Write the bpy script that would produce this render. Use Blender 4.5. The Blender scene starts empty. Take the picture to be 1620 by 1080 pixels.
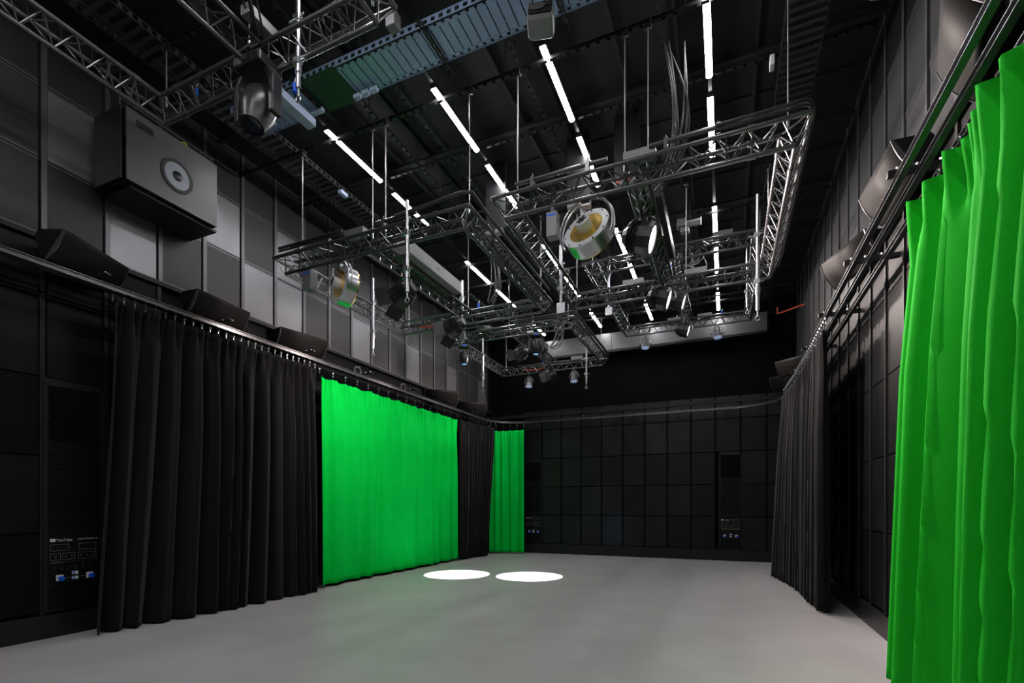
import bpy, math, random
from mathutils import Vector, Matrix
random.seed(7)
S=bpy.context.scene; COL=S.collection; PI=math.pi
# ---------------- camera, world, exposure ----------------
cd=bpy.data.cameras.new('camera'); cam=bpy.data.objects.new('camera',cd); COL.objects.link(cam)
cam.location=(0,0,1.55); cam.rotation_euler=(PI/2,0,math.radians(23.374))
cd.sensor_width=36; cd.lens=17.402; cd.shift_y=0.1596; cd.clip_start=.05
S.camera=cam
S.view_settings.view_transform='Standard'; S.view_settings.look='None'
S.view_settings.gamma=1; S.view_settings.exposure=0.0; S.view_settings.use_curve_mapping=False
w=bpy.data.worlds.new('world'); S.world=w; w.use_nodes=True
w.node_tree.nodes['Background'].inputs[0].default_value=(.5,.55,.65,1)
w.node_tree.nodes['Background'].inputs[1].default_value=.004
LED_STRENGTH=58.0; WARM=(1,.86,.80)
WASH_W=300; POOL_W=6000

# ---------------- materials ----------------
def mat(name,c,rough=.5,metal=0,spec=.5,noise=0,nscale=4,emit=None,es=0,coat=0,bump=0,bscale=200,sheen=0,aniso=None):
    m=bpy.data.materials.new(name); m.use_nodes=True; nt=m.node_tree; b=nt.nodes['Principled BSDF']
    b.inputs['Base Color'].default_value=(*c,1); b.inputs['Roughness'].default_value=rough
    b.inputs['Metallic'].default_value=metal; b.inputs['Specular IOR Level'].default_value=spec
    b.inputs['Coat Weight'].default_value=coat; b.inputs['Sheen Weight'].default_value=sheen
    if emit: b.inputs['Emission Color'].default_value=(*emit,1); b.inputs['Emission Strength'].default_value=es
    tc=nt.nodes.new('ShaderNodeTexCoord')
    if noise:
        n=nt.nodes.new('ShaderNodeTexNoise'); n.inputs['Scale'].default_value=nscale; n.inputs['Detail'].default_value=6
        nt.links.new(tc.outputs['Object'],n.inputs['Vector'])
        if aniso:
            mp=nt.nodes.new('ShaderNodeMapping'); mp.inputs['Scale'].default_value=aniso
            nt.links.new(tc.outputs['Object'],mp.inputs['Vector']); nt.links.new(mp.outputs[0],n.inputs['Vector'])
        r=nt.nodes.new('ShaderNodeMapRange'); r.inputs['From Min'].default_value=.3; r.inputs['From Max'].default_value=.7
        r.inputs['To Min'].default_value=1-noise; r.inputs['To Max'].default_value=1+noise
        nt.links.new(n.outputs['Fac'],r.inputs['Value'])
        mx=nt.nodes.new('ShaderNodeVectorMath'); mx.operation='SCALE'; mx.inputs[0].default_value=c
        nt.links.new(r.outputs[0],mx.inputs['Scale']); nt.links.new(mx.outputs[0],b.inputs['Base Color'])
    if bump:
        n2=nt.nodes.new('ShaderNodeTexNoise'); n2.inputs['Scale'].default_value=bscale; n2.inputs['Detail'].default_value=3
        nt.links.new(tc.outputs['Object'],n2.inputs['Vector'])
        bp=nt.nodes.new('ShaderNodeBump'); bp.inputs['Strength'].default_value=bump; bp.inputs['Distance'].default_value=.004
        nt.links.new(n2.outputs['Fac'],bp.inputs['Height']); nt.links.new(bp.outputs[0],b.inputs['Normal'])
    return m
def weave(name,c,rough,n,dark=.35,spec=.4,metal=0):   # perforated sheet: fine dot grid
    m=mat(name,c,rough,metal,spec); nt=m.node_tree; b=nt.nodes['Principled BSDF']
    tc=[x for x in nt.nodes if x.type=='TEX_COORD'][0]
    v=nt.nodes.new('ShaderNodeTexVoronoi'); v.inputs['Scale'].default_value=n; v.inputs['Randomness'].default_value=0
    nt.links.new(tc.outputs['Object'],v.inputs['Vector'])
    r=nt.nodes.new('ShaderNodeMapRange'); r.inputs['From Min'].default_value=.25; r.inputs['From Max'].default_value=.4
    r.inputs['To Min'].default_value=dark; r.inputs['To Max'].default_value=1
    nt.links.new(v.outputs['Distance'],r.inputs['Value'])
    mx=nt.nodes.new('ShaderNodeVectorMath'); mx.operation='SCALE'; mx.inputs[0].default_value=c
    nt.links.new(r.outputs[0],mx.inputs['Scale']); nt.links.new(mx.outputs[0],b.inputs['Base Color'])
    return m
M=dict(
 floor=mat('floor_vinyl',(.44,.42,.425),.42,spec=.35,noise=.08,nscale=1.3,bump=.05,bscale=60),
 ceil=mat('ceiling_black',(.008,.0088,.011),.65,noise=.15,spec=.3,nscale=2),
 ceil2=mat('ceiling_board',(.010,.011,.014),.55,spec=.3),
 black=mat('black_felt',(.003,.003,.0035),.9,spec=.1,noise=.3,nscale=3),
 wall=mat('wall_black',(.004,.004,.005),.7,spec=.15),
 fabric_p=mat('black_fabric_panel',(.0035,.0035,.0042),.5,spec=.12,noise=.35,nscale=2.5,bump=.1,bscale=30),
 fabric_p2=mat('black_fabric_panel_light',(.0055,.0055,.0065),.45,spec=.16,noise=.35,nscale=2.5,bump=.1,bscale=30),
 rackp=mat('rack_panel_black',(.005,.005,.0055),.5,spec=.2),
 bfab=mat('back_fabric_panel',(.0075,.0077,.0085),.42,spec=.25,noise=.3,nscale=2.5,bump=.1,bscale=30),
 bfab2=mat('back_fabric_panel_light',(.011,.011,.0125),.4,spec=.28,noise=.3,nscale=2.5,bump=.1,bscale=30),
 bfabb=mat('back_fabric_panel_blue_reflection',(.013,.016,.03),.4,spec=.3,noise=.3,nscale=2.5,bump=.1,bscale=30),  # bluish reflection on a black panel, put into its base colour
 pan_a=mat('grey_metal_panel',(.18,.18,.19),.33,metal=.6,noise=.08,nscale=1.5),
 pan_b=weave('perforated_panel',(.046,.044,.046),.42,140,metal=.4),
 pan_c=mat('dark_metal_panel',(.055,.055,.06),.38,metal=.5,noise=.08,nscale=1.5),
 mull=mat('mullion_steel',(.11,.11,.117),.35,metal=.6),
 ledge=mat('dark_ledge',(.012,.0115,.012),.5,spec=.25),
 base=mat('black_skirting',(.014,.0135,.014),.35,spec=.3),
 truss=mat('black_truss_paint',(.115,.115,.122),.27,metal=.6,spec=.7),
 blackm=mat('black_metal',(.018,.018,.02),.4,metal=.3),
 plast=mat('black_plastic',(.016,.016,.018),.33,spec=.5),
 chrome=mat('chrome',(.62,.62,.65),.3,metal=1),
 alu=mat('aluminium',(.52,.53,.55),.3,metal=1),
 galv=mat('galvanised_tray_blue_glow',(.30,.40,.60),.4,metal=.4),  # grey galvanised steel; blue light falling on it is put into the colour
 pan_d=weave('perforated_panel_shaded',(.022,.021,.023),.5,140,metal=.2),  # copy of the perforated panel with shade above the LEDs painted in
 greyp=mat('grey_paint',(.21,.21,.22),.42,metal=.3,noise=.05,nscale=3),
 silver=mat('silver_housing',(.13,.13,.134),.35,metal=.5,noise=.12,nscale=1.5),
 bluegrey=mat('pale_blue_housing',(.42,.50,.68),.4),
 white=mat('white_paint',(.75,.76,.78),.4),
 ringw=mat('satin_white_ring',(.72,.73,.76),.35,metal=.3),
 gold=mat('gold_reflector',(1.0,.66,.17),.26,metal=1),
 grille=weave('speaker_grille',(.015,.013,.013),.55,160,dark=.3,spec=.15),
 cab=mat('speaker_cabinet',(.007,.007,.007),.5,spec=.2),
 subm=mat('subwoofer_baffle',(.095,.095,.098),.38,metal=.35,noise=.06,nscale=2),
 cone=mat('woofer_cone',(.30,.32,.38),.4),
 rubber=mat('rubber',(.02,.02,.02),.6),
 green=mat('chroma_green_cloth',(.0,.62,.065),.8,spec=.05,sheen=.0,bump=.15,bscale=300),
 green2=mat('chroma_green_cloth_shaded',(.012,.40,.018),.8,spec=.08,bump=.15,bscale=300),  # same cloth as green; fold shade and warm light put into the colour
 blackc=mat('black_molton_cloth',(.0085,.0075,.009),.85,spec=.08,sheen=.10,bump=.15,bscale=300),
 blackc2=mat('black_backdrop_cloth',(.009,.008,.0092),.8,spec=.08,sheen=.10,bump=.15,bscale=300),
 led=mat('led_diffuser',(1,1,1),.5,emit=(1,.985,1),es=LED_STRENGTH),
 lens=mat('lit_lens',(1,1,1),.3,emit=(1,.90,.86),es=9),
 lensb=mat('blue_lit_lens',(.1,.3,.6),.1,emit=(.25,.6,1),es=1.2),
 glass=mat('dark_lens_glass',(.02,.03,.05),.05,spec=.8),
 ledspot=mat('fresnel_led_face',(.35,.45,.7),.2,emit=(.5,.65,1),es=.35),
 blue=mat('blue_connector',(.01,.12,.85),.3),
 red=mat('red_clamp',(.6,.05,.05),.4),
 yellow=mat('yellow_label',(.8,.65,.02),.4),
 white_ink=mat('white_print',(.8,.8,.85),.5,emit=(.8,.8,.9),es=.0),
 grey_ink=mat('grey_print',(.22,.22,.23),.5),
 cable=mat('steel_cable',(.42,.40,.38),.35,metal=.7),
 cord=mat('black_cord',(.03,.03,.033),.5),
 bluecord=mat('blue_cord',(.01,.08,.35),.5),
 orange=mat('red_hose',(.55,.06,.02),.5),
)
# ---------------- mesh helpers ----------------
class MB:
    def __init__(s): s.v=[]; s.f=[]
    def add(s,vs,fs):
        o=len(s.v); s.v+= [tuple(v) for v in vs]; s.f+=[tuple(i+o for i in f) for f in fs]; return s
    def box(s,x0,x1,y0,y1,z0,z1,rot=None,c=None):
        vs=[Vector((x,y,z)) for z in (z0,z1) for y in (y0,y1) for x in (x0,x1)]
        if rot is not None: vs=[rot@v for v in vs]
        if c is not None: vs=[v+Vector(c) for v in vs]
        return s.add(vs,[(0,2,3,1),(4,5,7,6),(0,1,5,4),(2,6,7,3),(0,4,6,2),(1,3,7,5)])
    def tube(s,pts,r,n=8,cap=True,closed=False):
        P=[Vector(p) for p in pts]; N=len(P); rings=[]; prev=None
        for i,p in enumerate(P):
            if closed: d=(P[(i+1)%N]-P[i-1])
            else: d=(P[min(i+1,N-1)]-P[max(i-1,0)])
            d.normalize()
            if prev is None:
                a=Vector((0,0,1)) if abs(d.z)<.9 else Vector((1,0,0)); u=d.cross(a).normalized()
            else: u=(prev-d*prev.dot(d)).normalized()
            prev=u; wv=d.cross(u)
            rr=r[i] if isinstance(r,(list,tuple)) else r
            rings.append([p+(u*math.cos(2*PI*k/n)+wv*math.sin(2*PI*k/n))*rr for k in range(n)])
        vs=[v for R in rings for v in R]; fs=[]
        for i in range(N if closed else N-1):
            j=(i+1)%N
            for k in range(n): fs.append((i*n+k,i*n+(k+1)%n,j*n+(k+1)%n,j*n+k))
        if cap and not closed: fs.append(tuple(range(n))[::-1]); fs.append(tuple((N-1)*n+k for k in range(n)))
        return s.add(vs,fs)
    def lathe(s,prof,n=32,axis=(0,0,1),o=(0,0,0),closed=False):
        q=Vector((0,0,1)).rotation_difference(Vector(axis).normalized()); o=Vector(o)
        vs=[o+q@Vector((r*math.cos(2*PI*k/n),r*math.sin(2*PI*k/n),z)) for r,z in prof for k in range(n)]
        fs=[]; L=len(prof)
        for i in range(L if closed else L-1):
            j=(i+1)%L
            for k in range(n): fs.append((i*n+k,i*n+(k+1)%n,j*n+(k+1)%n,j*n+k))
        if not closed:
            if prof[0][0]>1e-6: fs.append(tuple(range(n))[::-1])
            if prof[-1][0]>1e-6: fs.append(tuple((L-1)*n+k for k in range(n)))
        return s.add(vs,fs)
    def sweep(s,path,prof,closed=False):        # horizontal path, profile (side,up)
        P=[Vector((*p,0)) if len(p)==2 else Vector(p) for p in path]; N=len(P); m=len(prof); vs=[]
        for i,p in enumerate(P):
            d=(P[min(i+1,N-1)]-P[max(i-1,0)]).normalized(); sd=Vector((d.y,-d.x,0))
            vs+=[p+sd*a+Vector((0,0,b)) for a,b in prof]
        fs=[(i*m+k,i*m+(k+1)%m,(i+1)*m+(k+1)%m,(i+1)*m+k) for i in range(N-1) for k in range(m)]
        fs+= [tuple(range(m))[::-1],tuple((N-1)*m+k for k in range(m))]
        return s.add(vs,fs)
    def prism(s,poly,y0,y1):                     # poly in xz
        m=len(poly); vs=[(x,y0,z) for x,z in poly]+[(x,y1,z) for x,z in poly]
        fs=[tuple(range(m)),tuple(range(m,2*m))[::-1]]+[(k,k+m,(k+1)%m+m,(k+1)%m) for k in range(m)]
        return s.add(vs,fs)
    def make(s,name,m,parent=None,smooth=False,bevel=0,loc=None,rot=None):
        me=bpy.data.meshes.new(name); me.from_pydata(s.v,[],s.f); me.update()
        o=bpy.data.objects.new(name,me); COL.objects.link(o); me.materials.append(m if not isinstance(m,str) else M[m])
        if smooth:
            for p in me.polygons: p.use_smooth=True
            me.set_sharp_from_angle(angle=math.radians(40))
        if parent: o.parent=parent
        if loc is not None: o.location=loc
        if rot is not None: o.rotation_euler=rot
        if bevel:
            b=o.modifiers.new('bevel','BEVEL'); b.width=bevel; b.segments=2; b.limit_method='ANGLE'
        return o
def thing(name,label,cat,loc=(0,0,0),rot=(0,0,0),group=None):
    o=bpy.data.objects.new(name,None); COL.objects.link(o); o.location=loc; o.rotation_euler=rot
    o.empty_display_size=.1; return tag(o,label,cat,group)
def tag(o,label,cat,group=None):
    o['label']=label; o['category']=cat
    if group: o['group']=group
    return o
def struct(o): o['kind']='structure'; return o
def copy_part(o,parent,loc=None):
    c=o.copy(); COL.objects.link(c); c.parent=parent
    if loc is not None: c.location=loc
    return c
def box_c(mb,c,s,rot=None):
    x,y,z=s[0]/2,s[1]/2,s[2]/2; return mb.box(-x,x,-y,y,-z,z,rot,c)
NTH=['nearest','second nearest','third nearest','fourth nearest','fifth nearest','sixth nearest','seventh nearest','eighth nearest','ninth nearest','tenth nearest']

# ---------------- room shell ----------------
XL,XR,YB,YF,ZC=-7.25,1.70,15.03,-3.5,7.25
struct(MB().box(XL-.2,XR+.2,YF-.2,YB+.2,-.2,0).make('floor','floor'))
struct(MB().box(XL-.2,XR+.2,YF-.2,YB+.2,ZC,ZC+.2).make('ceiling','ceil'))
wl=struct(MB().box(XL-.25,XL-.05,YF-.2,YB+.2,0,ZC).make('wall_left','wall'))
wr=struct(MB().box(XR+.05,XR+.25,YF-.2,YB+.2,0,ZC).make('wall_right','wall'))
wb=struct(MB().box(XL-.05,XR+.05,YB+.05,YB+.25,0,ZC).make('wall_back','black'))
wf=struct(MB().box(XL-.05,XR+.05,YF-.25,YF,0,ZC).make('wall_front','wall'))
struct(MB().box(XL-.05,XL+.02,YF,YB,0,.27).make('baseboard_left','base',bevel=.004))
struct(MB().box(XR-.02,XR+.05,YF,YB,0,.27).make('baseboard_right','base',bevel=.004))
struct(MB().box(XL+.02,XR-.02,YB-.03,YB+.05,0,.30).make('baseboard_back','base',bevel=.004))
struct(MB().box(XL-.05,XL+.04,YF,YB,4.60,4.66).make('trim_1','ledge',bevel=.004))
struct(MB().box(XR-.04,XR+.05,YF,YB,4.60,4.66).make('trim_2','ledge',bevel=.004))
# ceiling boards and ribs
cb=struct(MB().make('trim_3','ceil2'))
mb=MB()
for x in (-6.7,-4.95,-4.30,-3.45-.95,-2.75,-2.2,-1.25,-.55,.35):
    mb.box(x-.02,x+.02,YF,YB,ZC-.05,ZC-.001)
for k in range(12):
    y=-3+k*1.6+.25; mb.box(XL,XR,y-.03,y+.03,ZC-.09,ZC-.051)
    mb.box(XL,XR,y+.77,y+.79,ZC-.025,ZC-.001)
mb.make('ceiling_ribs','ceil2',cb)
def pan(mb,side,a0,a1,z0,z1):   # one framed panel on a wall; side L,R,B
    if side=='L': mb.box(XL-.05,XL,a0,a1,z0,z1)
    elif side=='R': mb.box(XR,XR+.05,a0,a1,z0,z1)
    else: mb.box(a0,a1,YB,YB+.05,z0,z1)
def frm(mb,side,a0,a1,z0,z1,t=.018):   # raised metal rim
    def bx(a,b,c,d):
        if side=='L': mb.box(XL-.04,XL+.006,a,b,c,d)
        elif side=='R': mb.box(XR-.006,XR+.04,a,b,c,d)
        else: mb.box(a,b,YB-.006,YB+.04,c,d)
    bx(a0,a1,z0,z0+t); bx(a0,a1,z1-t,z1)
P=.6416
ymul=[3.08+P*k for k in range(-5,19)]
rowsU=[4.66,5.54,6.40,7.25]
kindU='abcabc'
rr=random.Random(3)
for side,par in (('L',wl),('R',wr)):
    for k in range(len(ymul)-1):
        a0,a1=ymul[k]+.065,ymul[k+1]-.022
        for j in range(3):
            i=(k+j*2+(k//3))%4
            m=['pan_b','pan_a','pan_b','pan_c'][i]
            if side=='L' and j==0: m={4:'pan_b',5:'pan_b',6:'pan_a',7:'pan_b',8:'pan_b',9:'pan_a'}.get(k,m)
            if side=='L' and j==1: m={4:'pan_b',5:'pan_a',8:'pan_a',9:'pan_b',10:'pan_a'}.get(k,m)
            if j==2: m='pan_d' if side=='L' else 'fabric_p2'  # top row: shade near the ceiling put into darker panel colours
            if side=='R' and m=='pan_a': m='pan_c'
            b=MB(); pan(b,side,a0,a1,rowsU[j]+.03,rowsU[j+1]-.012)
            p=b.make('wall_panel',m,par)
            b=MB(); frm(b,side,a0,a1,rowsU[j]+.008,rowsU[j+1]-.006,.02)
            b.make('panel_rim','mull',p)
    for k,y in enumerate(ymul):
        b=MB()
        if side=='L': b.box(XL-.05,XL+.018,y,y+.055,4.66,ZC)
        else: b.box(XR-.018,XR+.05,y,y+.055,4.66,ZC)
        b.make('mullion','mull',par)
rowsD=[.30,1.22,2.12,3.03,3.95,4.58]
for side,par in (('L',wl),('R',wr)):
    for k in range(len(ymul)-1):
        if side=='L' and (k>6): continue
        if side=='R' and (k<6): continue
        a0,a1=ymul[k]+.06,ymul[k+1]-.02
        for j in range(5):
            if side=='L' and k==5 and j in(0,1,2): continue
            b=MB(); pan(b,side,a0,a1,rowsD[j]+.01,rowsD[j+1]-.006); b.make('fabric_panel',rr.choice(['fabric_p','fabric_p2']),par)
        b=MB()
        if side=='L': b.box(XL-.05,XL+.02,a1+.005,a1+.055,.28,4.58)
        else: b.box(XR-.02,XR+.05,a1+.005,a1+.055,.28,4.58)
        b.make('post','ledge',par)
xcol=[-6.09+.645*k for k in range(0,12)]+[1.62]
for k in range(len(xcol)-1):
    a0,a1=xcol[k]+.03,xcol[k+1]-.015
    for j in range(5):
        if k in (0,9) and j<3: continue
        b=MB(); pan(b,'B',a0,a1,rowsD[j]+.02,rowsD[j+1]-.004); b.make('fabric_panel','bfabb' if (k,j)==(4,0) else rr.choice(['bfab','bfab2']),wb)
    b=MB().box(a1+.0,a1+.045,YB-.012,YB+.05,.30,4.4); b.make('post','black',wb)
b=MB().box(XL,XR,YB-.02,YB+.05,4.4,4.5); b.make('head_rail','ledge',wb)

# ---------------- LED battens ----------------
ROWX=[-5.24,-3.45,-1.965,-.19]; ZL=6.90
ROWN=['leftmost','second from left','third from left','rightmost']
bars=[(5.43,6.66),(6.99,8.20),(9.58,10.80),(11.12,12.32),(13.5,14.7)]
proto=None
for r,x in enumerate(ROWX):
    ra=MB(); ra.box(-.022,.022,-2.5,14.8,.045,.085)
    o=ra.make('lighting_rail','blackm',loc=(x,0,ZL))
    for yy in (0,2.5,6.82,9.0,11,13): MB().tube([(0,yy,.08),(0,yy,ZC-ZL)],.006,6).make('threaded_rod','blackm',o)
    tag(o,'thin black rail along the ceiling carrying the %s row of LED bars'%ROWN[r],'rail')
    bl=list(bars)
    bl=[(1.1,2.3),(-.5,.7),(-2.1,-.9)]+bl
    if r>0: bl=[(2.72,3.92)]+bl
    vis=[b for b in bl if b[0]>5]
    for (y0,y1) in bl:
        L=y1-y0; lab='lit white LED bar in the %s ceiling row'%ROWN[r]
        if y0>5: lab='lit white LED bar, %s of the %s ceiling row'%(NTH[vis.index((y0,y1))],ROWN[r])
        else: lab='lit white LED bar of the %s row overhead, %s the camera'%(ROWN[r],'just before' if y0>0 else ('close behind' if y0>-2 else 'far behind'))
        if y0==2.72: lab='lit white LED bar of the %s row above the wide tray'%ROWN[r]
        t=thing('led_batten',lab,'ceiling light',(x,(y0+y1)/2,ZL),group='LED bars on the ceiling')
        MB().box(-.041,.041,-L/2,L/2,.0,.045).make('housing','blackm',t)
        prof=[(-.037,0)]+[(.037*math.cos(a),-.026*math.sin(a)) for a in [PI-PI*i/8 for i in range(1,8)]]+[(.037,0)]
        MB().prism(prof,-L/2+.01,L/2-.01).make('diffuser','led',t,smooth=True)
# ---------------- struts and trays ----------------
def strut(name,lab,x0,x1,y0,y1,z,cat='ceiling strut'):
    b=MB(); L=max(x1-x0,y1-y0); n=int(L/.12)
    alongx=(x1-x0)>(y1-y0); wd=.041
    if alongx:
        b.box(x0,x1,y0,y0+.003,z,z+wd); b.box(x0,x1,y0+wd-.003,y0+wd,z,z+wd)
        for k in range(n): b.box(x0+k*.12,x0+k*.12+.08,y0+.003,y0+wd-.003,z,z+.004)
    else:
        b.box(x0,x0+.003,y0,y1,z,z+wd); b.box(x0+wd-.003,x0+wd,y0,y1,z,z+wd)
        for k in range(n): b.box(x0+.003,x0+wd-.003,y0+k*.12,y0+k*.12+.08,z,z+.004)
    o=b.make(name,'blackm')
    if name=='ceiling_strut':
        rb=MB(); a0=(x0 if alongx else y0)+.5; a1=(x1 if alongx else y1)
        for k in range(int((a1-a0)/2.1)+1):
            rb=MB(); p=(a0+k*2.1,y0+.02) if alongx else (x0+.02,a0+k*2.1)
            rb.tube([(*p,z+.01),(*p,ZC)],.006,6); rb.make('threaded_rod','blackm',o)
    return tag(o,lab,cat)
strut('ceiling_strut','slotted steel strut crossing the ceiling under the near ends of the LED bars',-7.2,1.6,5.56,5.60,6.83)
strut('ceiling_strut','slotted strut crossing the ceiling between the first and second LED bars',-7.2,1.6,6.80,6.84,7.03)
strut('ceiling_strut','slotted strut crossing the ceiling above the far side of the front trusses',-7.2,1.6,9.66,9.70,6.83)
strut('ceiling_strut','slotted strut crossing the ceiling over the front of the far left truss',-7.2,1.6,10.68,10.72,6.83)
strut('ceiling_strut','slotted strut crossing the ceiling closest to the back wall',-7.2,1.6,13.88,13.92,6.83)
strut('ceiling_strut','slotted strut crossing the ceiling second closest to the back wall',-7.2,1.6,13.55,13.59,6.83)
strut('ceiling_strut','slotted strut crossing the ceiling close before the camera',-7.2,1.6,3.74,3.78,6.95)
for x,l in ((-4.62,'between the two left LED rows'),(-4.05,'beside the second LED row'),(-2.4,'between the middle LED rows'),(-.72,'left of the rightmost LED row')):
    strut('ceiling_strut','slotted strut running down the ceiling %s'%l,x,x+.04,3,14.8,7.08)
def tray(lab,x0,x1,y0,y1,z,m='galv',blank=None,pitch=.115):
    t=thing('cable_tray',lab,'cable tray',((x0+x1)/2,(y0+y1)/2,z))
    hx,hy=(x1-x0)/2,(y1-y0)/2; b=MB(); ax=hx>hy
    def side(s):
        b=MB()
        if ax:
            yy=s*hy; n=int(2*hx/.1)
            b.box(-hx,hx,yy-.004,yy+.004,0,.014); b.box(-hx,hx,yy-.004,yy+.004,.06,.08)
            for k in range(n): b.box(-hx+k*.1,-hx+k*.1+.045,yy-.004,yy+.004,.014,.06)
            for k in range(n): b.box(-hx+k*.1,-hx+k*.1+.06,yy-s*.045-.02,yy-s*.045+.02,-.004,0)
        else:
            xx=s*hx; n=int(2*hy/.1)
            b.box(xx-.004,xx+.004,-hy,hy,0,.014); b.box(xx-.004,xx+.004,-hy,hy,.06,.08)
            for k in range(n): b.box(xx-.004,xx+.004,-hy+k*.1,-hy+k*.1+.045,.014,.06)
        return b
    for s in (-1,1): side(s).make('side_rail',m,t)
    L=2*max(hx,hy); n=int(L/pitch)
    for k in range(n):
        a=-L/2+k*pitch
        if ax:
            
            b.box(a,a+pitch*.88,-hy+.05,hy-.05,0,.006)
        else: b.box(-hx+.01,hx-.01,a,a+pitch*.45,0,.006)
    b.make('tray_floor',m,t)
    for k in (-.4,-.05,.3):
        p=(k*2*hx,0) if ax else (0,k*2*hy)
        for sg in (-1,1):
            q=(p[0],sg*hy) if ax else (sg*hx,p[1])
            MB().tube([(*q,.0),(*q,ZC-z)],.006,6).make('threaded_rod','blackm',t)
    return t
tray('wide slotted grey galvanised cable tray crossing the ceiling behind the big truss corner',-6.1,1.2,4.60,5.08,6.80,blank=(-2.4,-1.75))
tg=mat('tray_cover_green_glow',(.015,.06,.03),.45,metal=.3)  # green bounce from the curtains painted as plate colour
tag(MB().box(-4.95,-4.32,4.58,5.10,6.785,6.80).make('tray_cover_plate',tg),'square cover plate tinted with green curtain light on the wide ceiling cable tray','cover plate')
tray('narrow dark perforated cable tray along the ceiling beside the left wall',-6.45,-6.0,2.5,14.6,6.90,m='truss')
tray('dark perforated cable tray running along the ceiling beside the right wall',.6,1.02,1.5,14.6,6.90,m='truss')
for x,l in ((-3.06,'left'),(-1.6,'middle'),(-4.9,'far left')):
    strut('ceiling_bracket','black bar holding up the wide ceiling tray, %s one'%l,x,x+.04,4.45,5.25,6.74,'bracket')
def sbox(name,lab,cat,c,s,m='white',rot=(0,0,0),bev=.008):
    o=box_c(MB(),(0,0,0),s).make(name,m,bevel=bev,loc=c,rot=rot); return tag(o,lab,cat)
for i in range(3): sbox('sensor_box','small pale box under the ceiling tray edge, %s of three'%['left','middle','right'][i],'box',(-4.30+i*.13,5.0,6.74),(.1,.06,.05),'bluegrey')['group']='three small boxes under the tray'
for i in range(2): sbox('sensor_box','small pale box under the left end of the tray, %s of two'%['left','right'][i],'box',(-5.02+i*.12,4.98,6.74),(.1,.06,.05),'bluegrey')['group']='two small boxes under the tray'
sbox('wall_sensor','small white box sticking out beside the right ceiling tray','sensor',(.50,6.6,6.78),(.05,.12,.12))
sbox('ceiling_sensor','small bluish box mounted under the left ceiling tray','sensor',(-5.9,6.5,6.77),(.08,.16,.06),'bluegrey')
t=thing('camera_housing','pale blue elongated box hanging from the ceiling left of the chrome pole','equipment box',(-4.95,4.62,6.5))
MB().box(-.07,.07,-.27,.27,-.05,.05).make('body','bluegrey',t,bevel=.01)
MB().box(-.06,-.005,-.285,-.27,-.035,.035).make('window','white',t,bevel=.004); MB().box(.005,.06,-.285,-.27,-.035,.035).make('window','white',t,bevel=.004)
MB().tube([(0,0,.05),(0,0,.75)],.012,8).make('stem','blackm',t)
t=thing('small_speaker','small black speaker on the ceiling above the tray','speaker',(-3.27,4.36,6.72))
MB().tube([(0,0,.08),(0,0,.5)],.012,8).make('stem','blackm',t)
MB().box(-.06,.06,-.06,.06,-.08,.08).make('body','greyp',t,bevel=.01)

# ---------------- trusses ----------------
def lacing(b,A,B,side,n0,mz):
    """A,B: end points of beam centreline (top level), side: unit horizontal across"""
    pass
H=.207; W=.1195
def beam(A,B,trimA=0,trimB=0,posts=()):
    A=Vector(A);B=Vector(B); d=(B-A); L=d.length; d.normalize(); s=Vector((d.y,-d.x,0)); up=Vector((0,0,1))
    b=MB(); n=max(2,int(round((L-trimA-trimB)/.27))); st=(L-trimA-trimB)/n
    t1=lambda a:A+d*a+s*W; t2=lambda a:A+d*a-s*W; bo=lambda a:A+d*a-up*H
    for k in range(n):
        a=trimA+k*st; m=a+st/2; e=a+st
        for f in (t1,t2):
            b.tube([f(a),bo(m)],.008,5,False); b.tube([bo(m),f(e)],.008,5,False)
        b.tube([t1(a),t2(m)],.008,5,False); b.tube([t2(m),t1(e)],.008,5,False)
    for a in posts:
        b.tube([t1(a),bo(a)],.009,5,False); b.tube([t2(a),bo(a)],.009,5,False); b.tube([t1(a),t2(a)],.009,5,False)
    return b
def chords(b,pts_list):
    for pts in pts_list: b.tube(pts,.024,10)
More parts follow.
